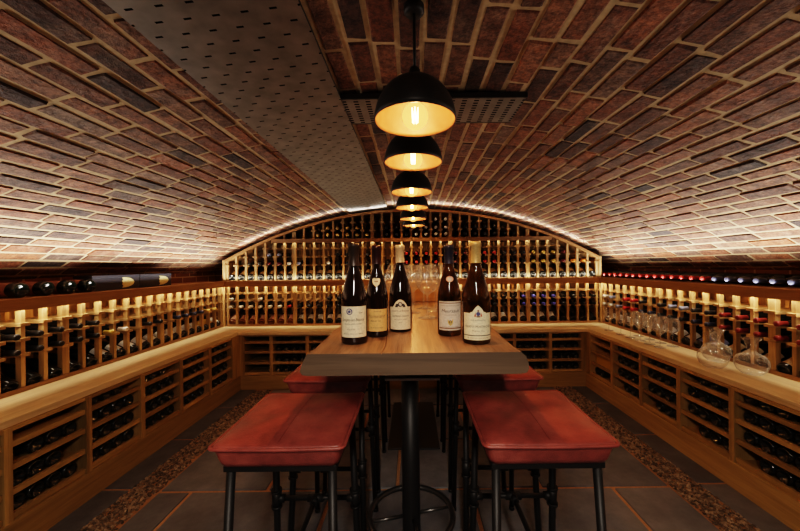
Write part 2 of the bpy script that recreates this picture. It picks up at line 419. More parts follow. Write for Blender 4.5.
# ------------------------------------------------------------------ plinths, worktops
struct(MB().box(-1.83, -1.86, -.6, 3.55, 0, .15).build('baseboard_left', [cab_y]))
struct(MB().box(1.83, 1.86, -.6, 3.55, 0, .15).build('baseboard_right', [cab_y]))
struct(MB().box(-1.83, 1.83, 3.55, 3.58, 0, .15).build('baseboard_back', [cab_x]))
ZT = .615
def worktop(name, x0, x1, y0, y1, mat, label):
    o = MB().box(x0, x1, y0, y1, ZT-.035, ZT).build(name, [mat], bevel=.003)
    return tag(o, label, 'worktop')
worktop('worktop', -2.5, -1.85, -.6, 3.53, top_y, 'long pale oak worktop over the left wall base cabinets')
worktop('worktop', 1.85, 2.5, -.6, 3.53, top_y, 'long pale oak worktop over right wall cabinets, holding glasses and decanters')
worktop('worktop', -2.5, 2.5, 3.53, 4.25, top_x, 'pale oak worktop running across the back wall below the rack')

# ------------------------------------------------------------------ bottles (low detail shared meshes)
def bottle_profile(R=.039, H=.30):
    return [(.001,.020),(R*.45,.015),(R*.70,.002),(R*.78,0),(R*.94,.003),(R,.012),(R,.125),(R*.97,.142),(R*.84,.166),(R*.62,.192),(.0185,.213),(.0150,.232),(.0146,H-.012),(.0160,H-.011),(.0160,H-.003),(.0130,H),(.001,H)]
def low_bottle_mesh(mat): return MB().lathe(bottle_profile(), 22).mesh('wine_bottle', [mat])
LOW = {'dark': low_bottle_mesh(bottle_dark), 'brown': low_bottle_mesh(bottle_brown)}
def foil_mesh(col):
    return MB().lathe([(.0157,.236),(.0153,.287),(.0168,.2885),(.0168,.2965),(.0138,.3008),(.001,.3010)], 16).mesh('foil_capsule', [FOIL[col]])
FM = {}
def get_foil(c):
    if c not in FM: FM[c] = foil_mesh(c)
    return FM[c]
def label_arc(R, z0, z1, half, mat, seg=14, mb=None, top=None, m=0):
    mb = mb or MB(); n = len(mb.v)
    for k in range(seg+1):
        a = -half + 2*half*k/seg
        zt = z1 if top is None else z1 + top(a/half)
        mb.v.append((R*math.sin(a), -R*math.cos(a), z0)); mb.v.append((R*math.sin(a), -R*math.cos(a), zt))
    for k in range(seg): mb.face((n+2*k, n+2*k+2, n+2*k+3, n+2*k+1), m, True)
    return mb
PM = {}
def get_paper(c):
    if c not in PM: PM[c] = label_arc(.0396, .030, .115, 1.35, None).mesh('paper_label', [PAPER[c]])
    return PM[c]

BOTTLES = []   # (score, loc, rot, glass, foil, paper, label, category, group)
def want(loc, rot, g, foil, paper, label, group, score):
    BOTTLES.append((score, loc, rot, g, foil, paper, label, group))

# ------------------------------------------------------------------ racks
# local frame of every rack: x along the wall, y away from the aisle, z up
PW = .022; DEPTH = .265
def cleat_mesh(mat, sides=(-1, 1)):
    mb = MB()
    for s in sides: mb.box(s*PW/2, s*(PW/2+.0135), -.014, DEPTH-.01, -.018, 0)
    mb.box(-PW/2, PW/2, -.014, 0, -.018, 0)
    return mb.mesh('cleat', [mat])
CLEAT = cleat_mesh(oak_y); CLEAT_END = {1: cleat_mesh(oak_y, (1,)), -1: cleat_mesh(oak_y, (-1,))}
UPR = {}
def upright_mesh(h):
    k = round(h, 3)
    if k not in UPR:
        mb = MB().box(-PW/2, PW/2, 0, .032, 0, h).box(-PW/2, PW/2, DEPTH-.035, DEPTH-.01, 0, h).box(-PW/2+.001, PW/2-.001, .032, DEPTH-.035, 0, .014)
        UPR[k] = mb.mesh('upright', [oak_z])
    return UPR[k]
def rack(label, loc, rz, xs, z0, ztop, nodes, group, base_rail=True, rail_h=.024):
    """xs: upright positions along local x; ztop: function of x; nodes: heights of the cleats above loc"""
    t = thing('wine_rack', label, 'wine rack', loc, rz, group)
    for ix, x in enumerate(xs):
        cm = CLEAT_END[1] if ix == 0 else (CLEAT_END[-1] if ix == len(xs)-1 else CLEAT)
        h = ztop(x) - z0
        if h < .03: continue
        u = link('upright', upright_mesh(h), t, (x, 0, 0))
        for nz in nodes:
            if nz - z0 < h - .03: link('cleat', cm, u, (0, 0, nz - z0))
    x0, x1 = xs[0]-PW/2, xs[-1]+PW/2
    if base_rail:
        MB().box(x0, x1, -.012, -.001, 0, rail_h).build('bottom_rail', [rail_x], t)
        MB().box(x0, x1, DEPTH-.075, DEPTH-.05, .085, .105).build('neck_rest', [oak_x], t)
    # back panel following the top line
    mb = MB(); n = len(mb.v); K = 12
    for i in range(K+1):
        x = x0 + (x1-x0)*i/K; h = max(.005, ztop(x) - z0)
        mb.v += [(x, DEPTH, 0), (x, DEPTH, h), (x, DEPTH+.012, 0), (x, DEPTH+.012, h)]
    for i in range(K):
        a = n+4*i; b = a+4
        mb.face((a, b, b+1, a+1)); mb.face((b+2, a+2, a+3, b+3)); mb.face((a+1, b+1, b+3, a+3))
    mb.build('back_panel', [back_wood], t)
    return t
def bpos(loc, rz, x, y, z):
    c, s = math.cos(rz), math.sin(rz)
    return (loc[0] + c*x - s*y, loc[1] + s*x + c*y, z)
def neck_out(loc, rz, x, znode, foil, label, group, score, out=.028):
    want(bpos(loc, rz, x, DEPTH-.002 - .0 + (.003 if out else 0), znode + .0155) if False else bpos(loc, rz, x, .30-out-.012, znode + .0150), (PI/2, 0, rz), 'dark', foil, None, label, group, score)
TILT = .44
def display(loc, rz, x, z0, g, foil, paper, label, group, score):
    R = .039
    # base rests on the bottom board just behind the rail, neck leans back on the rest
    want(bpos(loc, rz, x, -.016 + R*math.sin(TILT), z0 + R*math.cos(TILT) + .001), (-(PI/2-TILT), 0, rz), g, foil, paper, label, group, score)

def cols(x0, x1, n):
    p = (x1-x0)/n
    xs = [x0 + p*i for i in range(n+1)]; xs[0] += PW/2-.001; xs[-1] -= PW/2-.001
    cs = [x0 + p*(i+.5) for i in range(n)]
    return xs, cs
NODES_LOW = [CAMZ-.472, CAMZ-.385, CAMZ-.30]
ZR = 1.075          # underside of the rail over the lower racks
XR = 2.20
F = 335
# --- left wall (rz=+90: local x -> +Y, local y -> -X)
LL = (-XR, 0, ZT)
left_mods = [(1.31, 2.124, 7), (2.124, 2.945, 7), (2.945, 3.86, 8)]
names = ['nearest the camera', 'middle of three', 'farthest, in the back corner']
left_cols = []
for (a, b, n), nm in zip(left_mods, names):
    xs, cs = cols(a, b, n); left_cols += cs
    rack(f'oak wine rack module on the left wall worktop, {nm}', LL, PI/2, xs, ZT, lambda x: ZR, NODES_LOW, 'wine rack modules')
nL = len(left_cols)
Bmap = {4:'black',5:'black',6:'black',7:'black',8:'black'}
Cmap = {4:'black',5:'black',6:'black',7:'black',8:'black',9:'yellow',10:'white',12:'black',13:'black',15:'navy',16:'navy',17:'navy',18:'navy',19:'gold',20:'gold'}
GB = 'bottles racked along the left wall'
for i, y in enumerate(left_cols):
    if i < 3: continue
    k = nL - i; where = f'{ORD[k]} column from the back corner'
    if i in Bmap: neck_out(LL, PI/2, y, NODES_LOW[1], Bmap[i], f'{Bmap[i]}-capped bottle in left wall rack, {where}, upper row', GB, F*.06/y)
    if i in Cmap: neck_out(LL, PI/2, y, NODES_LOW[0], Cmap[i], f'{Cmap[i]}-capped bottle in left wall rack, {where}, middle row', GB, F*.06/y)
    pap = None if i < 9 else ('gold' if i in (19, 20) else 'white')
    display(LL, PI/2, y, ZT, 'dark', 'black', pap, f'tilted display bottle in left wall rack bottom row, {where}', GB, F*.08/y)
# --- right wall (rz=-90: local x -> -Y, local y -> +X)
RL = (XR, 0, ZT)
right_mods = [(1.10, 2.053, 8), (2.053, 3.008, 8), (3.008, 3.86, 7)]
right_cols = []
for (a, b, n), nm in zip(right_mods, names):
    xs, cs = cols(a, b, n); right_cols += cs
    rack(f'oak wine rack module on the right wall worktop, {nm}', RL, -PI/2, [-x for x in reversed(xs)], ZT, lambda x: ZR, NODES_LOW, 'wine rack modules')
nR = len(right_cols)
Bm = {5:'dark red',6:'dark red',7:'dark red',8:'dark red',9:'dark red',10:'dark red',11:'black',12:'black',13:'silver',14:'silver',15:'black',17:'black',18:'red',19:'red',21:'silver',22:'white'}
Cm = {5:'dark red',6:'dark red',7:'dark red',8:'dark red',9:'dark red',10:'dark red',11:'navy',12:'navy',13:'black',14:'black',15:'black',16:'navy',17:'navy',18:'red',19:'red',20:'silver',21:'white',22:'white'}
GB = 'bottles racked along the right wall'
for i, y in enumerate(right_cols):
    if i < 5: continue
    k = nR - i; where = f'{ORD[k]} column from the back corner'
    if i in Bm: neck_out(RL, -PI/2, -y, NODES_LOW[1], Bm[i], f'{Bm[i]}-capped bottle in right wall rack, {where}, upper row', GB, F*.06/y)
    if i in Cm: neck_out(RL, -PI/2, -y, NODES_LOW[0], Cm[i], f'{Cm[i]}-capped bottle in right wall rack, {where}, middle row', GB, F*.06/y)
    pap = 'blue' if i in (11, 12) else ('beige' if i < 11 else 'white')
    display(RL, -PI/2, -y, ZT, 'dark', 'black', pap, f'tilted {pap}-labelled display bottle, right wall rack bottom row, {where}', GB, F*.08/y)
# --- back wall
YB = 3.90
ends = [-2.16, -1.37, -.46, .45, 1.35, 2.16]; ncs = [7, 8, 8, 8, 7]
def arch(x): return CAMZ + .655 - (RV - math.sqrt(RV*RV - x*x))
ZM = 1.14           # top of middle rail
ZU0, ZU1 = 1.578, 1.622
NODES_MID = [1.326, 1.425, 1.523]
NODES_TOP = [1.725, 1.818]
back_cols = []
bn = ['at the left end', 'second from the left', 'in the centre', 'second from the right', 'at the right end']
BL = (0, YB, ZT); BM_ = (0, YB, ZM); BT = (0, YB, ZU1)
for j in range(5):
    xs, cs = cols(ends[j], ends[j+1], ncs[j]); back_cols += cs
    rack(f'oak wine rack module on back wall worktop, {bn[j]} of lowest tier', BL, 0, xs, ZT, lambda x: ZR, NODES_LOW, 'wine rack modules')
    rack(f'oak wine rack module on back wall middle tier, {bn[j]}', BM_, 0, xs, ZM, lambda x: min(ZU0, arch(x)-.03), NODES_MID, 'wine rack modules', rail_h=.008)
    xt = [x for x in xs if arch(x)-.03 > ZU1+.03]
    if xt:
        rack(f'oak wine rack module in the arched top tier, {bn[j]} of back wall', BT, 0, xt, ZU1, lambda x: max(ZU1+.01, arch(x)-.03), NODES_TOP, 'wine rack modules', base_rail=False)
nB = len(back_cols)
GB = 'bottles racked on the back wall'
def colname(c):
    return f'{ORD[c+1]} column from the left' if c < 19 else f'{ORD[nB-c]} column from the right'
lowB = {0:'white',3:'white',10:'black',11:'black'}; lowC = {c: 'white' for c in range(6)}; lowC[6] = 'red'
for c in range(7, 17): lowC[c] = 'black'
for c in range(12, 17): lowB[c] = 'black'
for c in range(24, 38): lowB[c] = lowC[c] = 'blue' if 30 <= c <= 33 else 'black'
mid = {1: {}, 2: {}, 3: {}}
for c in (2,3,4,5,6,7,10,11,12,14,16): mid[1][c] = 'black'
mid[1][4] = mid[1][5] = 'maroon'; mid[1][6] = 'white'; mid[1][7] = 'silver'; mid[1][10] = 'white'; mid[2][4] = mid[2][5] = 'silver'
for c in (11,12,14): mid[2][c] = 'black'
mid[3][14] = 'black'
for c in range(18, 30):
    col = 'red' if c in (18,19,20,21,22,26,27) else ('maroon' if c in (23,24) else 'black')
    mid[1][c] = mid[2][c] = col
    if c in (18,19,20,26,27,28,29): mid[3][c] = col
for c in (30,31,32,33): mid[1][c] = mid[2][c] = mid[3][c] = 'yellow' if c > 30 else 'black'
mid[1][34] = mid[2][34] = 'maroon'; mid[1][35] = mid[2][35] = 'orange'; mid[1][36] = 'orange'
topr = {0: {}, 1: {}, 2: {}}
for c in (9,10,11,12,13,14): topr[0][c] = 'gold'
for c in (10,11,12,13): topr[1][c] = 'gold'
for c in (16,17,18): topr[0][c] = topr[1][c] = 'black'
topr[0][19] = 'white'; topr[0][20] = topr[1][20] = 'white'
for c in (21,22): topr[0][c] = topr[1][c] = topr[2][c] = 'white'
for c in range(24, 30): topr[0][c] = 'black'
for c in range(24, 28): topr[1][c] = 'black'
for c, x in enumerate(back_cols):
    w = colname(c); hid = 13 <= c <= 25
    g = 'brown' if c < 7 else 'dark'
    pap = 'pink' if c < 7 else (None if c > 33 else 'white')
    display(BL, 0, x, ZT, g, 'black', pap, f'tilted display bottle, back wall lowest tier, {w}', GB, (.07 if not hid else .02)*F/YB)
    for rowd, nz, rn in ((lowC, NODES_LOW[0], 'row above the display row'), (lowB, NODES_LOW[1], 'upper row')):
        if c in rowd: neck_out(BL, 0, x, nz, rowd[c], f'{rowd[c]}-capped bottle, back wall lowest tier, {w}, {rn}', GB, (.05 if not hid else .01)*F/YB*(1.15 if rowd[c] != 'black' else .8))
    display(BM_, 0, x, ZM, 'dark', 'black', 'beige', f'tilted display bottle, back wall middle tier, {w}', GB, .075*F/YB)
    for r in (1, 2, 3):
        if c in mid[r] and NODES_MID[r-1] + .06 < min(ZU0, arch(x + math.copysign(.05, x))-.03):
            f = mid[r][c]
            neck_out(BM_, 0, x, NODES_MID[r-1], f, f'{f}-capped bottle, back wall middle tier, {w}, {ORD[r]} row above display', GB, .05*F/YB*(1.2 if f not in ('black',) else .8))
    for r in (0, 1, 2):
        zb = (ZU1 + .026) if r == 0 else NODES_TOP[r-1]
        if c in topr[r] and zb + .06 < arch(x + math.copysign(.05, x))-.03:
            f = topr[r][c]
            neck_out(BT, 0, x, zb, f, f'{f}-capped bottle in the arched top tier, {w}, {ORD[r+1]} row up', GB, .05*F/YB*(1.15 if f != 'black' else .7))

# --- rails over the racks
def rail_side(s):
    nm = 'left' if s < 0 else 'right'
    t = thing('rack_shelf', f'long oak shelf with front fascia capping the {nm} wall racks', 'shelf', (s*XR, 0, ZR))
    ya, yb = -.4, 3.875
    MB().box(s*-.022, s*.29, ya, yb, .043, .065).build('shelf_board', [rail_y], t)
    MB().box(s*-.040, s*-.018, ya, yb, 0, .065).build('fascia', [rail_y], t, bevel=.002)
    MB().box(s*-.016, s*-.006, ya, yb, .034, .043).build('led_strip', [led_warm], t)
rail_side(-1); rail_side(1)
t = thing('rack_shelf', 'oak shelf with front fascia across the back wall between lowest and middle tiers', 'shelf', (0, YB, ZR))
MB().box(-2.17, 2.17, -.022, .30, .043, .065).build('shelf_board', [rail_x], t)
MB().box(-2.17, 2.17, -.040, -.018, 0, .065).build('fascia', [rail_x], t, bevel=.002)
MB().box(-2.17, 2.17, -.017, -.007, .034, .043).build('led_strip', [led_warm], t)
t = thing('rack_shelf', 'narrow oak shelf across the back wall below the arched top tier', 'shelf', (0, YB, ZU0))
MB().box(-1.60, 1.60, -.022, .30, .020, .044).build('shelf_board', [rail_x], t)
MB().box(-1.62, 1.62, -.036, -.018, 0, .044).build('fascia', [rail_x], t)
MB().box(-1.6, 1.6, -.017, -.008, .012, .020).build('led_strip', [led_warm], t)
def arch_board():
    t = thing('arch_trim', 'curved oak board capping the back wall rack below the vault', 'trim', (0, YB, 0))
    mb = MB(); K = 48
    for i in range(K+1):
        x = -2.165 + 4.33*i/K; z = arch(x)
        mb.v += [(x, -.03, z-.028), (x, -.03, z), (x, .29, z-.028), (x, .29, z)]
    for i in range(K):
        a = 4*i; b = a+4
        mb.face((a, b, b+1, a+1)); mb.face((a+1, b+1, b+3, a+3)); mb.face((b, a, a+2, b+2)); mb.face((b+2, a+2, a+3, b+3))
    mb.face((0,1,3,2)); mb.face((4*K, 4*K+2, 4*K+3, 4*K+1))
    mb.build('curved_board', [rail_x], t)
    for s in (-1, 1): MB().box(s*2.165, s*2.190, -.03, .29, ZM, arch(2.165)-.002).build('end_post', [oak_z], t)
arch_board()
# corner posts where the racks meet
for s, nm in ((-1, 'left'), (1, 'right')):
    o = MB().box(s*2.175, s*2.235, 3.862, 3.898, ZT, ZR).build('corner_post', [oak_z]); tag(o, f'square oak post in the {nm} back corner between two racks', 'post')

# ------------------------------------------------------------------ base cabinets
LIPS = [.155, .265, .380, .485]
CD = .46
def cabinet(label, loc, rz, w, group='base cabinets'):
    t = thing('base_cabinet', label, 'cabinet', loc, rz, group)
    zb, zt = .15, ZT-.036
    MB().box(-w/2, -w/2+.016, 0, CD, zb, zt).build('side_panel', [cab_z], t)
    MB().box(w/2-.016, w/2, 0, CD, zb, zt).build('side_panel', [cab_z], t)
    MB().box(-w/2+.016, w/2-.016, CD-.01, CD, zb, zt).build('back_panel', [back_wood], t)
    MB().box(-w/2+.016, w/2-.016, .005, .03, zt-.018, zt).build('top_rail', [cab_x], t)
    for z in LIPS:
        mb = MB(); x0, x1 = -w/2+.0165, w/2-.0165
        for k in range(4):
            d = .03 + .105*k; mb.box(x0, x1, d, d+.094, z-.002, z+.010)
        sh = mb.build('shelf', [cab_x], t)
        MB().box(x0, x1, .008, .028, z, z+.026).build('shelf_lip', [cab_x], sh)
    return t
def cab_bottles(loc, rz, w, slots, where, group, scale):
    """slots: {level: (n bottles, first slot)}; level 0 is the lowest shelf"""
    inner = w - .05; p = inner/4
    for lv, ss in slots.items():
        for n_, k in enumerate(ss):
            x = -inner/2 + p*(k+.5)
            lab = f'dark bottle in {where}, {["lowest","second lowest","third lowest","top"][lv]} shelf, {["leftmost","second from left","third from left","rightmost"][k]} slot'
            p_ = bpos(loc, rz, x, .040, LIPS[lv] + .0105 + .0392)
            want(p_, (-PI/2, 0, rz), 'dark', 'black', None, lab, group, scale)
rnd = random.Random(5)
side_y = {-1: [1.136+.38*k for k in range(7)], 1: [1.165, 1.55, 1.936, 2.322, 2.708, 3.10, 3.485]}
nmc = ['nearest camera', 'second from camera', 'third from camera', 'fourth from camera', 'fifth from camera', 'by the back corner']
for s in (-1, 1):
    ys = side_y[s]; side = 'left' if s < 0 else 'right'
    for k in range(6):
        w = ys[k+1]-ys[k]; yc = (ys[k]+ys[k+1])/2
        loc = (s*1.835, yc, 0); rz = PI/2 if s < 0 else -PI/2
        cabinet(f'open oak base cabinet on the {side} wall, {nmc[k]}', loc, rz, w-.001)
        full = [0,1,2,3]
        if s < 0: sl = {0: [0,1,2,3], 1: [0,1,2], 2: [0,1,2,3] if k != 1 else [1,2,3]} if k < 2 else {0: full, 1: full, 2: full, 3: full if k > 3 else [0,1,2]}
        else: sl = {0: [1,2,3], 1: [0,1,2,3], 2: full, 3: [1,2] if k == 2 else ([0,1,2] if k < 2 else full)}
        if k == 0: continue
        if s > 0 and k == 5: sl = {0: [0,1]}
        cab_bottles(loc, rz, w-.001, sl, f'{side} base cabinet {nmc[k]}', f'bottles lying in the {side} base cabinets', F*.055/yc)
    # narrow corner filler
    y1 = ys[-1]
    o = MB().box(s*1.837, s*1.86, y1+.001, 3.549, .151, ZT-.036).box(s*1.8065, s*1.86, 3.549, 3.58, .151, ZT-.036).build('trim_%d' % (1 if s < 0 else 2), [cab_z]); struct(o)
bx = [-1.805, -1.505, -1.1225, -.74, -.36, 0, .35, .70, 1.08, 1.462, 1.805]
bname = ['leftmost', 'second from left', 'third from left', 'fourth from left', 'left of centre', 'right of centre', 'fourth from right', 'third from right', 'second from right', 'rightmost']
for k in range(10):
    w = bx[k+1]-bx[k]; loc = ((bx[k]+bx[k+1])/2, 3.555, 0)
    cabinet(f'open oak base cabinet on the back wall, {bname[k]}', loc, 0, w-.001)
    if w > .32 and k not in (4, 5):
        cab_bottles(loc, 0, w-.001, {0: [0,1,2,3], 1: [0,1,2,3], 2: [0,1,2,3], 3: [0,1] if k == 1 else ([] if k == 2 else [0,1,2,3])}, f'back base cabinet {bname[k]}', 'bottles lying in the back base cabinets', F*.04/3.6)
    elif k == 0:
        cab_bottles(loc, 0, w-.001, {0: [1,2,3], 1: [0,1,2,3], 2: [1,2,3], 3: [0]}, f'back base cabinet {bname[k]}', 'bottles lying in the back base cabinets', F*.04/3.6) if w > .34 else None
# yellow box in the corner cabinet on the right
yb_ = thing('wine_box', 'small yellow wooden wine box inside right base cabinet by the back corner', 'box', (1.90, 3.29, LIPS[1]+.011))
MB().box(-.03, .26, -.13, .13, 0, .085).build('box_body', [plain('yellow box wood', (.46,.27,.05), .6)], yb_, bevel=.003)
MB().box(-.033, .263, -.133, .133, .086, .094).build('box_lid', [plain('yellow lid wood', (.50,.30,.06), .6)], yb_)

# ------------------------------------------------------------------ bottles on the side shelf tops
ZS = ZR + .0655
GB = 'bottles lying on top of the right rack shelf'
y = 3.80; k = 1; rt = []
while y > 1.75: rt.append(y); y -= .0985
for k, y in enumerate(rt):
    red = y > 2.44
    lab = f'{"red" if red else "silver-blue"}-capped bottle on top of right rack shelf, {ORD[k+1] if k < 21 else "nearest"} from the back corner'
    want((XR+.275, y, ZS+.0393), (PI/2, 0, -PI/2), 'dark', 'scarlet' if red else 'steel', None, lab, GB, F*.075/y)
def magnum():
    R = .043
    me = MB().lathe([(.001,.012),(R*.55,.010),(R*.8,0),(R*.97,.004),(R,.014),(R,.19),(R*.9,.225),(R*.55,.28),(.02,.30),(.017,.31),(.017,.345),(.001,.348)], 32).mesh('champagne_bottle', [bottle_black])
    return me
MG = magnum(); MGL = label_arc(.0434, .05, .16, 2.6, None, 20).mesh('paper_label', [plain('dull copper label', (.20,.085,.055), .5)])
for k, yy in enumerate((1.870, 2.006, 2.140, 2.272)):
    o = link('champagne_bottle', MG, None, (-2.205, yy*1.012, ZS+.0435), (PI/2*-1, 0, PI/2))
    tag(o, f'large dark champagne bottle lying base outward on left rack shelf, {ORD[k+1]} from camera', 'bottle', 'champagne bottles on the left rack shelf')
    link('paper_label', MGL, o)
def gift_box(y0, y1, label):
    t = thing('gift_box', label, 'box', (-2.262, (y0+y1)/2, ZS), 0, 'gift boxes on the left rack shelf')
    h = .112; w = (y1-y0)/2 - .001
    MB().box(-.12, .012, -w, w, .0, h*.8).build('box_base', [box_grey], t, bevel=.002)
    MB().box(-.122, .014, -w, w, h*.8+.001, h).build('box_lid', [box_grey], t, bevel=.002)
    # pale gold shield lying on its side, its point towards the back of the room
    mb = MB(); cy = w*.42; cz = h*.47; S = .052
    pts = []
    for i in range(13):                       # bottom curve from (0,.8) to point (1.25,0)
        q = i/12; pts.append((-.95 + 2.2*q, .86*math.sqrt(max(0, 1-q**2.1))))
    up = pts
    lo = [(px, -pz) for px, pz in reversed(pts[:-1])]
    crown = [(-.95, -.86), (-.72, -.50), (-1.0, -.30), (-.80, -.02), (-1.0, .26), (-.72, .48), (-.95, .84)]
    ring = up + lo + crown
    n = mb.add([(.0155, cy + S*a, cz + S*.9*b) for a, b in ring] + [(.0155, cy, cz)])
    for i in range(len(ring)): mb.face((n+i, n+len(ring), n+(i+1) % len(ring)))
    for da, db, m in ((.1,.25,.09),(-.35,-.05,.08),(.3,-.25,.09),(.6,.08,.07)):
        k = mb.add([(.0162, cy+S*(da+m*math.cos(q)), cz+S*(db+m*math.sin(q))) for q in [2*PI*j/8 for j in range(8)]])
        mb.face([k+j for j in range(8)], 1)
    mb.build('shield_emblem', [emblem_gold, ink_gold], t)
gift_box(2.352, 2.765, 'slate grey gift box with gold shield emblem beside the champagne bottles')
gift_box(2.769, 3.130, 'slate grey gift box with gold shield emblem, end one nearer the back corner')

# ------------------------------------------------------------------ realise rack bottles: 290 largest as things, the rest one stuff object
BOTTLES.sort(key=lambda b: -b[0])
LIMIT = 286
rest = []
for i, (sc, loc, rot, g, foil, paper, label, group) in enumerate(BOTTLES):
    if i < LIMIT:
        o = link('wine_bottle', LOW[g], None, loc, rot); tag(o, label, 'bottle', group)
        if foil and abs(rot[0]-PI/2) < .01: link('foil_capsule', get_foil(foil), o)
        elif foil and paper: link('foil_capsule', get_foil(foil), o)
        if paper: link('paper_label', get_paper(paper), o)
    else: rest.append((loc, rot, g, foil, paper))
print('bottles', len(BOTTLES), 'rest', len(rest))
mb = MB(); mats = [bottle_dark, bottle_brown]; midx = {'dark': 0, 'brown': 1}
def put(me, mat4, mi):
    n = len(mb.v)
    mb.v.extend(tuple(mat4 @ v.co) for v in me.vertices)
    for p in me.polygons: mb.face([n+i for i in p.vertices], mi, p.use_smooth)
for loc, rot, g, foil, paper in rest:
    M4 = Matrix.Translation(loc) @ Euler(rot).to_matrix().to_4x4()
    put(LOW[g], M4, midx[g])
    if foil:
        k = 'f'+foil
        if k not in midx: midx[k] = len(mats); mats.append(FOIL[foil])
        put(get_foil(foil), M4, midx[k])
    if paper:
        k = 'p'+paper
        if k not in midx: midx[k] = len(mats); mats.append(PAPER[paper])
        put(get_paper(paper), M4, midx[k])
o = mb.build('wine_bottles', mats); o['kind'] = 'stuff'
tag(o, 'the remaining small dark bottles lying in the racks and cabinets of the far wall', 'bottles')

# ------------------------------------------------------------------ the table
TZ = 1.068
def build_table():
    t = thing('bar_table', 'tall oak plank table on black steel pedestals in the middle of the cellar', 'table', (.004, 0, 0))
    y0, y1 = .888, 3.15
    # live-edged slab: cross-section swept along y with a slight wobble
    sec = [(-.284, 0), (-.289, -.006), (-.300, -.030), (-.305, -.046), (-.299, -.055), (-.285, -.0585), (.285, -.0585), (.298, -.055), (.304, -.044), (.302, -.026), (.294, -.010), (.283, 0), (.1, 0), (-.086, 0), (-.0875, -.003), (-.089, 0)]
    mb = MB(); K = 36; S = len(sec); rnd = random.Random(2)
    for i in range(K+1):
        y = y0 + (y1-y0)*i/K
        w = .0035*math.sin(i*.9) + .002*math.sin(i*2.3)
        for j, (x, z) in enumerate(sec):
            e = w if j < 6 else (-w if j < 12 else 0)
            wob = .004*math.sin(i*1.1) if j >= 13 else 0
            mb.v.append((x + (e if abs(x) > .2 else wob), y, TZ + z))
    for i in range(K):
        for j in range(S):
            a = i*S + j; b = i*S + (j+1) % S
            mb.face((a, b, b+S, a+S))
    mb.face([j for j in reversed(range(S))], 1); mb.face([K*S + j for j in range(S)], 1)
    mb.build('tabletop', [table_wood, table_end_shaded], t, bevel=0)
    for yc in (1.20, 2.76):
        p = MB().tube((-.016, yc, .012), (-.016, yc, TZ-.072), .0315, seg=28).build('pedestal', [black_steel], t)
        MB().box(-.093, .080, yc-.15, yc+.15, TZ-.129, TZ-.122).build('mounting_plate', [plate_steel], p)
        MB().box(-.06, .06, yc-.2, yc+.2, TZ-.072, TZ-.059).build('top_plate', [black_steel], p)
        MB().box(-.190, .180, yc-.40, yc+.40, 0.002, .012).build('base_plate', [base_steel], p, bevel=.002)
        ring = MB().path([(-.016 + .148*math.cos(a), yc + .148*math.sin(a), .41) for a in [2*PI*k/48 for k in range(48)]], .010, 10, closed=True)
        r = ring.build('foot_ring', [pipe_steel], p)
        for k in range(4):
            a = PI/2*k + .25
            MB().tube((-.016+.03*math.cos(a), yc+.03*math.sin(a), .41), (-.016+.143*math.cos(a), yc+.143*math.sin(a), .41), .006, seg=8).build('spoke', [pipe_steel], r)
build_table()

# ------------------------------------------------------------------ stools
SZ = .839        # top of seat
def cushion(W=.348, D=.372, H=.060):
    mb = MB(); n = 24
    rows = [(-1, .0), ]
    def ring(scale_x, scale_y, z, rr, dome=0):
        n0 = len(mb.v); pts = []
        hx, hy = W/2*scale_x, D/2*scale_y
        r = rr
        for (cx, cy, a0) in ((hx-r, hy-r, 0), (-hx+r, hy-r, PI/2), (-hx+r, -hy+r, PI), (hx-r, -hy+r, 3*PI/2)):
            for k in range(6):
                a = a0 + PI/2*k/5; pts.append((cx + r*math.cos(a), cy + r*math.sin(a), z))
            # straight run to the next corner
        # insert points along the sides so the sag can show
        out = []
        for i in range(len(pts)):
            a, b = pts[i], pts[(i+1) % len(pts)]
            out.append(a)
            if i % 6 == 5:
                for q in range(1, 8):
                    f = q/8; out.append((a[0]+(b[0]-a[0])*f, a[1]+(b[1]-a[1])*f, z - .0022*math.sin(PI*f)*(1 if dome else 0)))
        n0 = len(mb.v); mb.v.extend(out); return n0, len(out)
    spec = [(.86,.86,-.060,.02,0),(.90,.90,-.058,.02,0),(.935,.935,-.045,.022,0),(.965,.965,-.026,.024,0),(.985,.985,-.010,.022,1),(1.0,1.0,-.003,.018,1),(1.0,1.0,.002,.016,1),(.97,.97,.006,.018,1),(.90,.90,.0085,.02,1),(.75,.75,.0125,.03,1),(.5,.5,.0155,.03,1),(.2,.2,.017,.015,1)]
    rs = [ring(*q) for q in spec]
    for (a, m), (b, _) in zip(rs, rs[1:]):
        for k in range(m):
            j = (k+1) % m; mb.face((a+k, a+j, b+j, b+k), 0, True)
    a, m = rs[-1]; mb.face([a+k for k in range(m)], 0, True)
    a, m = rs[0]; mb.face([a+k for k in reversed(range(m))])
    return mb
def rounded_rect(W, D, r, z, seg=5, sag=0):
    pts = []
    hx, hy = W/2, D/2
    for (cx, cy, a0) in ((hx-r, hy-r, 0), (-hx+r, hy-r, PI/2), (-hx+r, -hy+r, PI), (hx-r, -hy+r, 3*PI/2)):
        for k in range(seg+1):
            a = a0 + PI/2*k/seg; pts.append((cx + r*math.cos(a), cy + r*math.sin(a), z))
    out = []
    for i in range(len(pts)):
        a, b = pts[i], pts[(i+1) % len(pts)]; out.append(a)
        if math.dist(a[:2], b[:2]) > .08:
            for q in range(1, 8):
                f = q/8; out.append((a[0]+(b[0]-a[0])*f, a[1]+(b[1]-a[1])*f, z - sag*math.sin(PI*f)))
    return out
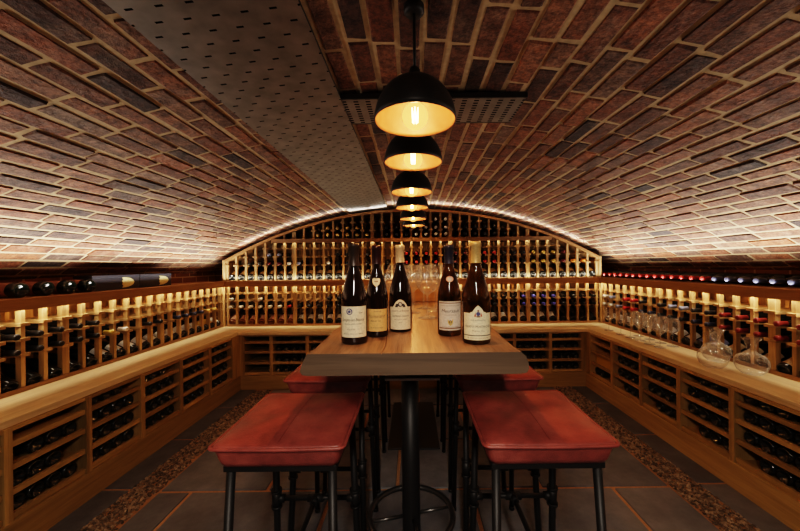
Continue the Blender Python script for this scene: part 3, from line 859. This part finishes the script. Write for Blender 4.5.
def make_stool(loc, label):
    t = thing('bar_stool', label, 'stool', loc, 0, 'bar stools around the table')
    zc = SZ - .014
    c = cushion().build('seat_cushion', [leather_m], t, loc=(0, 0, zc))
    MB().path(rounded_rect(.356, .380, .018, 0, sag=.0022), .0048, 8, closed=True).build('piping', [leather_m], c)
    MB().path([(0, -.17, .0085), (.0, -.13, .0115), (0, -.06, .0158), (0, .0, .0172), (0, .06, .0158), (0, .13, .0115), (0, .17, .0085)], .0012, 6).build('seam', [leather_m], c)
    zf = zc - .061
    MB().box(-.153, .153, -.160, .160, zf-.016, zf).build('seat_frame', [black_steel], t, bevel=.002)
    zr = .45; feet = {}
    for sx in (-1, 1):
        for sy in (-1, 1):
            p0 = Vector((sx*.138, sy*.146, zf-.015)); p1 = Vector((sx*.154, sy*.205, .004))
            lg = MB().tube(p0, p1, .0120, seg=14).build('leg', [black_steel], t)
            f = (p0.z - zr)/(p0.z - p1.z); q = p0 + (p1-p0)*f; feet[(sx, sy)] = q
            d = (p1-p0).normalized()
            MB().tube(q - d*.030, q + d*.030, .0165, seg=14).tube(q - d*.034, q - d*.026, .0195, seg=14).tube(q + d*.026, q + d*.034, .0195, seg=14).build('pipe_fitting', [black_steel], lg)
            MB().tube(p1 - Vector((0,0,.004)), p1 + Vector((0,0,.012)), .0140, seg=12).build('foot_cap', [black_steel], lg)
    for sy in (-1, 1):
        a, b = feet[(-1, sy)], feet[(1, sy)]; m = (a+b)/2
        MB().tube(a, b, .0085, seg=10).tube(m - Vector((.028,0,0)), m + Vector((.028,0,0)), .0135, seg=12).tube(a, a+Vector((.03,0,0)), .0135, seg=12).tube(b, b-Vector((.03,0,0)), .0135, seg=12).build('stretcher', [black_steel], t)
    a = (feet[(-1,-1)] + feet[(1,-1)])/2; b = (feet[(-1,1)] + feet[(1,1)])/2
    MB().tube(a, b, .0085, seg=10).tube(a, a+Vector((0,.035,0)), .0125, seg=12).tube(b, b-Vector((0,.035,0)), .0125, seg=12).build('middle_stretcher', [black_steel], t)
    return t
st = None
fname = ['nearest the camera', 'second from the camera', 'third from the camera', 'farthest from the camera']
for k, yc in enumerate((1.062, 1.575, 2.13, 2.68)):
    for s in (-1, 1):
        side = 'left' if s < 0 else 'right'
        lab = f'black pipe-legged bar stool with oxblood leather seat, {side} of table, {fname[k]}'
        loc = (s*.362, yc, 0)
        if st is None: st = make_stool(loc, lab)
        else: dup(st, loc, lab)

# ------------------------------------------------------------------ pendant lamps
bulb_glass = None
def bulb_mat():
    m, nt, b = new_mat('amber bulb glass'); L = nt.links.new; nt.nodes.remove(b); out = nt.nodes['Material Output']
    tr = N(nt, 'ShaderNodeBsdfTransparent'); tr.inputs['Color'].default_value = (1,.82,.55,1)
    em = N(nt, 'ShaderNodeEmission', i_Strength=2.2); em.inputs['Color'].default_value = (1,.50,.12,1)
    mx = N(nt, 'ShaderNodeMixShader'); mx.inputs[0].default_value = .35
    L(tr.outputs[0], mx.inputs[1]); L(em.outputs[0], mx.inputs[2]); L(mx.outputs[0], out.inputs['Surface'])
    return m
bulb_glass = bulb_mat()
filament_m = emit('glowing filament', (1,.66,.25), 60)
ZRIM = CAMZ + .398
def make_lamp(loc, label):
    t = thing('pendant_lamp', label, 'lamp', loc, 0, 'pendant lamps in a row over the table')
    R = .1125; Hd = .122
    outer = [(R*math.cos(a), Hd*math.sin(a)) for a in [PI/2*k/14*.93 for k in range(15)]]
    inner = [(max(.001, r-.003), z-.003 if z > .01 else z) for r, z in outer]
    MB().lathe(inner[::-1] + outer, 44, mats=[1]*14 + [0] + [0]*14).build('lamp_shade', [dark_metal, copper_leaf], t)
    top = outer[-1][1]
    MB().lathe([(.001, top+.026), (.012, top+.026), (.015, top+.02), (.018, top), (.016, top-.004), (.016, top-.055), (.001, top-.055)][::-1], 20).build('lamp_holder', [dark_metal], t)
    ceil = APEX - loc[2]
    MB().tube((0,0,top+.025), (0,0,ceil-.006), .0045, seg=10).build('cord', [dark_metal], t)
    MB().lathe([(.001, ceil-.026), (.024, ceil-.026), (.028, ceil-.020), (.028, ceil-.004), (.001, ceil-.004)], 24).build('ceiling_rose', [dark_metal], t)
    bz = .014; r = .036
    prof = [(.001, -r)] + [(r*math.sin(a), -r*math.cos(a)) for a in [PI*k/14 for k in range(1, 12)]] + [(.014, .036), (.013, .05)]
    bu = MB().lathe(prof, 28, cz=bz).build('light_bulb', [bulb_glass], t)
    mb = MB()
    for k in range(6):
        a = 2*PI*k/6; mb.tube((.007*math.cos(a), .007*math.sin(a), bz-.018), (.009*math.cos(a+.5), .009*math.sin(a+.5), bz+.022), .0011, seg=6)
    mb.build('filament', [filament_m], bu)
    return t
lampY = [.926, 1.30, 1.83, 2.32, 2.88, 3.36]
lampX = [.013, .009, .002, .004, .014, .02]
lp = None
for k, (x, y) in enumerate(zip(lampX, lampY)):
    lab = 'black dome pendant with copper interior, ' + ('largest, nearest the camera' if k == 0 else ('smallest, last toward the back wall' if k == 5 else f'{ORD[k+1]} from the camera in the row'))
    if lp is None: lp = make_lamp((x, y, ZRIM), lab)
    else: dup(lp, (x, y, ZRIM), lab)
    ld = bpy.data.lights.new('pendant_light', 'POINT'); ld.energy = 8; ld.color = (1,.53,.25); ld.shadow_soft_size = .012
    lo = bpy.data.objects.new('pendant_light', ld); COL.objects.link(lo); lo.location = (x, y, ZRIM+.014)

# ------------------------------------------------------------------ perforated cable trays under the vault
def tray_long():
    t = thing('cable_tray', 'long grey perforated metal tray running along the vault left of the lamps', 'cable tray')
    xa, xb = -.285, -.725
    za, zb = vz(xa)-.012, vz(xb)-.012
    L_ = math.hypot(xb-xa, zb-za); ang = math.atan2(za-zb, xa-xb)
    o = MB().box(-L_/2, L_/2, -1.9, 4.0, -.002, .0).build('perforated_plate', [tray_mat('long tray steel', .075, .050, .020, .0068, .5)], t)
    for s in (-1, 1):
        MB().box(s*L_/2, s*(L_/2-.003), -1.9, 4.0, .0, .010).build('side_lip', [dark_metal], t)
    t.location = ((xa+xb)/2, 0, (za+zb)/2 - .012); t.rotation_euler = (0, -ang, 0)
tray_long()
def tray_cross():
    xa, xb = -.28, .475
    t = thing('cable_tray', 'short grey perforated metal tray crossing behind the nearest pendant lamp', 'cable tray', (.0, 1.355, 0))
    z = vz(.475) - .014
    MB().box(xa, xb, .008, .245, z, z+.003).build('perforated_plate', [tray_mat('cross tray steel', .050, .022, .020, .010, 0.0)], t)
    MB().box(xa, xb, 0, .006, z-.004, z+.018).build('front_lip', [dark_metal], t)
    MB().box(xa, xb, .246, .250, z-.001, z+.018).build('rear_lip', [dark_metal], t)
tray_cross()

# ------------------------------------------------------------------ wine glasses and decanters
def glass_mesh(h=.235):
    prof = [(.001,.0015),(.041,.001),(.0415,.0025),(.030,.0045),(.008,.010),(.0042,.018),(.0037,.060),(.0042,.098),(.010,.106),(.028,.118),(.043,.135),(.051,.156),(.0515,.170),(.048,.195),(.0405,.222),(.0375,h)]
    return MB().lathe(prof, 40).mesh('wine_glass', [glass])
GM = glass_mesh()
tg = [(.066, 1.47, 'front one between the third and fourth bottles'), (.062, 1.79, 'standing before the wooden crate right of centre'), (-.070, 1.50, 'half hidden behind the cream-capped bottle'), (.000, 1.64, 'in the middle of the cluster'), (-.048, 1.84, 'rear left of the cluster'), (.115, 1.66, 'rightmost, behind the navy-capped bottle'), (.012, 1.98, 'rear, closest to the crate')]
for x, y, w in tg:
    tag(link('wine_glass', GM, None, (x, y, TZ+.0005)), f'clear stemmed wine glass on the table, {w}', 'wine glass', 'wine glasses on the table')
cg = [(2.0, 3.415), (2.0, 3.22), (2.0, 3.08), (2.005, 2.95), (2.0, 2.83), (2.0, 2.71)]
cg2 = [(2.115, 3.14), (2.115, 2.99), (2.115, 2.86), (2.125, 2.74)]
for k, (x, y) in enumerate(cg):
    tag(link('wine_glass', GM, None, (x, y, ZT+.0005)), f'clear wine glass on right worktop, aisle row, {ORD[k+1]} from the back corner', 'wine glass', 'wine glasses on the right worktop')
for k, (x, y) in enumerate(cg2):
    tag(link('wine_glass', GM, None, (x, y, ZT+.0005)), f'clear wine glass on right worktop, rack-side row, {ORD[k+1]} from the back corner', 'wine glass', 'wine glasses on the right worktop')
def decanter_mesh():
    prof = [(.001,.004),(.034,.001),(.048,.005),(.068,.024),(.081,.056),(.080,.086),(.066,.110),(.042,.125),(.026,.136),(.0215,.150),(.024,.172),(.033,.198),(.050,.222)]
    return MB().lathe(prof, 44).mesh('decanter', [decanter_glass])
DM = decanter_mesh()
for (x, y, r, w) in ((2.065, 2.045, .0, 'nearest the camera'), (1.950, 2.180, .0, 'middle of the three'), (2.095, 2.315, .0, 'farthest one, behind another decanter')):
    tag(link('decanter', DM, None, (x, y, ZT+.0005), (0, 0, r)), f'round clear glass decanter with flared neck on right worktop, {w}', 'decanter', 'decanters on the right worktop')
# wooden crate at the far half of the table
ct = thing('wine_crate', 'plain wooden wine crate standing on the table behind the glasses', 'crate', (.0, 2.14, TZ+.001))
for ya in (0, .228): MB().box(-.165, .165, ya, ya+.012, 0, .112).build('crate_panel', [crate_wood], ct, bevel=.002)
for xa in (-.165, .153): MB().box(xa, xa+.012, .0125, .2275, 0, .112).build('crate_end', [crate_wood], ct)
MB().box(-.152, .152, .0125, .2275, 0, .01).build('crate_bottom', [crate_wood], ct)
MB().box(-.168, .168, -.003, .243, .1125, .1225).build('crate_lid', [crate_wood], ct, bevel=.002)

# ------------------------------------------------------------------ the five bottles on the table
def text_mesh(s, size, align='CENTER'):
    cu = bpy.data.curves.new('txt', 'FONT'); cu.body = s; cu.size = size; cu.align_x = align; cu.resolution_u = 2
    ob = bpy.data.objects.new('txt', cu); COL.objects.link(ob)
    dg = bpy.context.evaluated_depsgraph_get(); dg.update()
    me = bpy.data.meshes.new_from_object(ob.evaluated_get(dg))
    vs = [tuple(v.co) for v in me.vertices]; fs = [tuple(p.vertices) for p in me.polygons]
    bpy.data.objects.remove(ob); bpy.data.curves.remove(cu); bpy.data.meshes.remove(me)
    return vs, fs
class Label:
    """flat drawing wrapped on a cylinder of radius R: u along the arc, z up"""
    def __init__(s, R): s.R = R; s.mb = MB(); s.neck = None
    def w(s, u, z, e=0): 
        a = u/s.R; r = s.R + e; return (r*math.sin(a), -r*math.cos(a), z)
    def paper(s, w, z0, z1, m=0, top=None, seg=24):
        label_arc(s.R, z0, z1, w/2/s.R, None, seg, s.mb, (lambda f: top(f)) if top else None, m)
    def poly(s, pts, m, e=.0004):
        n = s.mb.add([s.w(u, z, e) for u, z in pts]); s.mb.face([n+i for i in range(len(pts))], m)
    def disc(s, u, z, r, m, e=.0004, ry=None, k=16):
        s.poly([(u + r*math.cos(2*PI*i/k), z + (ry or r)*math.sin(2*PI*i/k)) for i in range(k)], m, e)
    def bar(s, u0, u1, z0, z1, m, e=.0004):
        q = 12; n = len(s.mb.v)
        for i in range(q+1):
            u = u0 + (u1-u0)*i/q; s.mb.v += [s.w(u, z0, e), s.w(u, z1, e)]
        for i in range(q): s.mb.face((n+2*i, n+2*i+2, n+2*i+3, n+2*i+1), m)
    def text(s, t, u, z, size, m, shear=0, maxw=None, e=.0005):
        vs, fs = text_mesh(t, size)
        if maxw:
            wd = max(v[0] for v in vs) - min(v[0] for v in vs); k = min(1, maxw/wd)
        else: k = 1
        n = s.mb.add([s.w(u + (v[0] + shear*v[1])*k, z + v[1], e) for v in vs])
        for f in fs: s.mb.face([n+i for i in f], m)
def hi_bottle(loc, R, H, glass_m, foil, fz, label, deco, rz=0):
    k = H/.30
    sh = [(.001,.012),(R*.5,.010),(R*.82,.0015),(R*.90,0),(R*.975,.003),(R,.010),(R,.122),(R*.985,.132),(R*.94,.145),(R*.86,.160),(R*.755,.176),(R*.63,.193),(R*.52,.208),(R*.43,.222),(.0158,.236),(.0150,.250),(.0148,H-.013),(.0164,H-.012),(.0166,H-.004),(.0140,H),(.001,H)]
    o = MB().lathe(sh, 56).build('wine_bottle', [glass_m], loc=loc); o.rotation_euler = (0,0,rz)
    tag(o, label, 'bottle', 'open display bottles on the table')
    MB().lathe([(.0166 if fz > .235 else .0185, fz),(.0160, max(fz+.006,.243)),(.0158,H-.0135),(.0172,H-.0125),(.0174,H-.004),(.0150,H+.0010),(.001,H+.0012)], 40).build('foil_capsule', [FOIL[foil]], o)
    L = Label(R+.0004); mats = deco(L)
    L.mb.build('paper_label', mats, o)
    if L.neck is not None: L.neck.build('neck_label', mats, o)
    return o
def d1(L):
    L.paper(.092, .022, .113)
    L.disc(-.010, .098, .0095, 1); L.disc(-.010, .098, .0062, 3, .0006); L.disc(-.010, .098, .004, 1, .0008)
    L.text('2009', .024, .092, .006, 2); L.text('Savigny-les-Beaune', 0, .070, .0125, 2, .28, .070)
    L.text('APPELLATION SAVIGNY CONTROLEE', 0, .060, .0045, 2, 0, .052); L.text('Grand Vin', -.006, .044, .006, 2, .2)
    L.text('MIS EN BOUTEILLE AU DOMAINE', 0, .031, .0045, 2, 0, .062)
    return [PAPER['cream'], ink_blue, ink, PAPER['grey']]
def neck_label(L, R, z, kind):
    pass
def d2(L):
    L.paper(.080, .020, .092)
    L.text('GRAND VIN', .004, .083, .0045, 1); L.text('Pommard', 0, .064, .0150, 2, .25, .062); L.text('PREMIER CRU', -.002, .052, .0055, 1, 0, .045); L.text('MIS EN BOUTEILLE', 0, .030, .005, 1, 0, .05)
    # shield on the shoulder
    pts = [(-.0125,.190),(-.006,.1925),(0,.190),(.006,.1925),(.0125,.190),(.0130,.180),(.009,.171),(0,.163),(-.009,.171),(-.0130,.180)]
    L.neck = MB(); n = L.neck.add([shoulder(L.R-.0004, u, z) for u, z in pts]); L.neck.face([n+i for i in range(len(pts))], 3)
    k = L.neck.add([shoulder(L.R-.0004, u, z, .0012) for u, z in ((-.006,.182),(.006,.182),(.006,.1795),(-.006,.1795))]); L.neck.face((k, k+1, k+2, k+3), 2)
    return [PAPER['yellow'], ink, ink_brown, PAPER['pale']]
def shoulder(R, u, z, e=.0006):
    zz = [(.122,R),(.132,R*.985),(.145,R*.94),(.160,R*.86),(.176,R*.755),(.193,R*.63),(.208,R*.52),(.222,R*.43),(.236,.0158)]
    for (za, ra), (zb, rb) in zip(zz, zz[1:]):
        if za <= z <= zb: r = ra + (rb-ra)*(z-za)/(zb-za); break
    else: r = R
    r += .0012 + e; a = u/r
    return (r*math.sin(a), -r*math.cos(a), z)
def d3(L):
    L.paper(.084, .010, .088, 0, lambda f: .026*max(0, math.cos(min(1, abs(f)/.62)*PI/2))**.8)
    L.disc(0, .097, .0085, 1); L.disc(0, .0975, .0045, 3, .0007)
    for s in (-1, 1):
        L.disc(s*.0115, .094, .0045, 1, .0004, .006); L.poly([(s*.008,.087),(s*.019,.0875),(s*.016,.096)][::s], 1, .0005)
    L.text('Grand Vin de Bourgogne', 0, .072, .0085, 2, .25, .064); L.text('CHAMBOLLE-MUSIGNY', 0, .054, .0075, 1, 0, .064)
    L.text('APPELLATION CONTROLEE', 0, .043, .0045, 2, 0, .046); L.text('2010', 0, .033, .005, 2)
    return [PAPER['cream'], ink, ink_brown, PAPER['grey']]
def d4(L):
    L.paper(.088, .020, .114)
    L.bar(-.041, .041, .107, .110, 2); L.bar(-.041, .041, .025, .029, 2); L.text('GRAND VIN DE BOURGOGNE', 0, .098, .0055, 2, 0, .068)
    L.text('Meursault', 0, .078, .0155, 1, .28, .062); L.text('APPELLATION CONTROLEE', 0, .068, .0048, 2, 0, .04)
    L.poly([(-.009,.056),(.009,.056),(.0085,.046),(.005,.039),(0,.035),(-.005,.039),(-.0085,.046)][::-1], 3); L.disc(0, .048, .005, 1, .0007); L.disc(0, .048, .003, 3, .0009)
    L.text('MIS EN BOUTEILLE AU DOMAINE', 0, .0305, .004, 2, 0, .06)
    pts = [(.0125*math.cos(2*PI*i/20), .186 + .0095*math.sin(2*PI*i/20)) for i in range(20)]
    L.neck = MB(); n = L.neck.add([shoulder(L.R-.0004, u, z, .0008) for u, z in pts]); L.neck.face([n+i for i in range(20)], 4)
    pts = [(.007*math.cos(2*PI*i/16), .186 + .005*math.sin(2*PI*i/16)) for i in range(16)]
    n = L.neck.add([shoulder(L.R-.0004, u, z, .0014) for u, z in pts]); L.neck.face([n+i for i in range(16)], 0)
    return [PAPER['grey'], ink, ink_brown, ink_gold, PAPER['pink']]
def d5(L):
    L.paper(.096, .014, .092, 0, lambda f: (.020*(1-abs(f)/.34)**.7 + .003 if abs(f) < .34 else (.003 if abs(f) < .5 else 0)), seg=40)
    L.bar(-.047, .047, .026, .0285, 1)
    L.disc(0, .090, .006, 3); L.poly([(-.012,.082),(-.006,.082),(-.008,.095)], 4); L.poly([(.006,.082),(.012,.082),(.008,.095)], 4); L.bar(-.005,.005,.080,.084, 2); L.disc(0, .099, .0028, 2)
    L.text('GRAND VIN DE BOURGOGNE', 0, .070, .0048, 1, 0, .044); L.text('PULIGNY-MONTRACHET', 0, .050, .0095, 1, 0, .080)
    L.text('Premier Cru', 0, .0385, .0070, 2, .2); L.text('MIS EN BOUTEILLE AU DOMAINE', 0, .0185, .0045, 2, 0, .07)
    return [PAPER['pale'], ink, ink_brown, ink_blue, ink_red]
hi_bottle((-.1770, 1.020, TZ+.0006), .0395, .300, bottle_red, 'brown', .232, 'dark-capped red wine bottle with cream script label, leftmost on the table', d1, .05)
hi_bottle((-.1176, 1.115, TZ+.0006), .0365, .298, bottle_red, 'plum', .238, 'red wine bottle with yellow label and shield on its shoulder, second from left', d2, .03)
hi_bottle((-.0430, 1.200, TZ+.0006), .0405, .304, bottle_red, 'cream', .243, 'cream-capped red wine bottle with arched crest label, middle of the table', d3, .02)
hi_bottle((.1235, 1.122, TZ+.0006), .0395, .298, bottle_amber, 'navy', .236, 'navy-capped white wine bottle with oval neck seal, second from right', d4, -.03)
hi_bottle((.1910, 1.005, TZ+.0006), .0415, .300, bottle_amber, 'tan', .237, 'tan-capped white wine bottle with peaked crest label, rightmost on the table', d5, -.05)

# ------------------------------------------------------------------ light
def area(name, loc, rot, sx, sy, energy, col, spread=PI):
    ld = bpy.data.lights.new(name, 'AREA'); ld.shape = 'RECTANGLE'; ld.size = sx; ld.size_y = sy; ld.energy = energy; ld.color = col; ld.spread = spread
    o = bpy.data.objects.new(name, ld); COL.objects.link(o); o.location = loc; o.rotation_euler = rot
    return o
WARM = (1,.85,.64); NEUT = (1,.94,.87)
for s in (-1, 1):
    # led line under the side rails, shining down over posts and worktop
    area('led_down', (s*(XR-.012), 1.75, ZR+.030), (0, s*.45, 0), .012, 4.2, 11.5, WARM)
    # led line along the top edge of the fascia, washing the vault
    area('led_up', (s*(XR-.062), 1.85, ZR+.060), (PI, -s*.20, 0), .012, 4.0, 24, NEUT, 2.6)
area('led_down', (0, YB-.012, ZR+.030), (-.4, 0, 0), 4.3, .012, 12.5, WARM)
area('led_up', (0, YB-.028, ZM+.004), (PI, 0, 0), 4.2, .010, 7, WARM)
area('led_down', (0, YB-.013, ZU0+.010), (-.2, 0, 0), 3.2, .010, 1.6, WARM)
for k in range(8):
    xa = -2.0 + 4.0*(k+.5)/8
    area('led_arch', (xa, YB-.045, arch(xa)+.012), (PI, math.asin(xa/RV), 0), .48, .012, 1.1, NEUT)
# unseen linear fill added behind the camera, up near the vault
area('fill_light', (0, -.62, 1.93), (.35, 0, 0), .06, .8, 21, (1,.90,.78), 2.2)
w = bpy.data.worlds.new('World'); SC.world = w; w.use_nodes = True
w.node_tree.nodes['Background'].inputs['Color'].default_value = (.02,.016,.012,1); w.node_tree.nodes['Background'].inputs['Strength'].default_value = 1

# ------------------------------------------------------------------ camera
cd = bpy.data.cameras.new('Camera'); cd.sensor_width = 36; cd.lens = 335/800*36; cd.clip_start = .02
cd.shift_x = -12/800; cd.shift_y = 0
cam = bpy.data.objects.new('Camera', cd); COL.objects.link(cam)
R = Matrix.Rotation(PI/2, 4, 'X') @ Matrix.Rotation(math.radians(-.62), 4, 'Z')
cam.matrix_world = Matrix.Translation((0, 0, CAMZ)) @ R
SC.camera = cam
SC.view_settings.view_transform = 'Filmic'
SC.view_settings.look = 'High Contrast'
SC.view_settings.exposure = 0.58
SC.cycles.use_denoising = True
SC.cycles.max_bounces = 8
SC.cycles.transparent_max_bounces = 24
SC.cycles.sample_clamp_indirect = 4
SC.cycles.caustics_reflective = False; SC.cycles.caustics_refractive = False
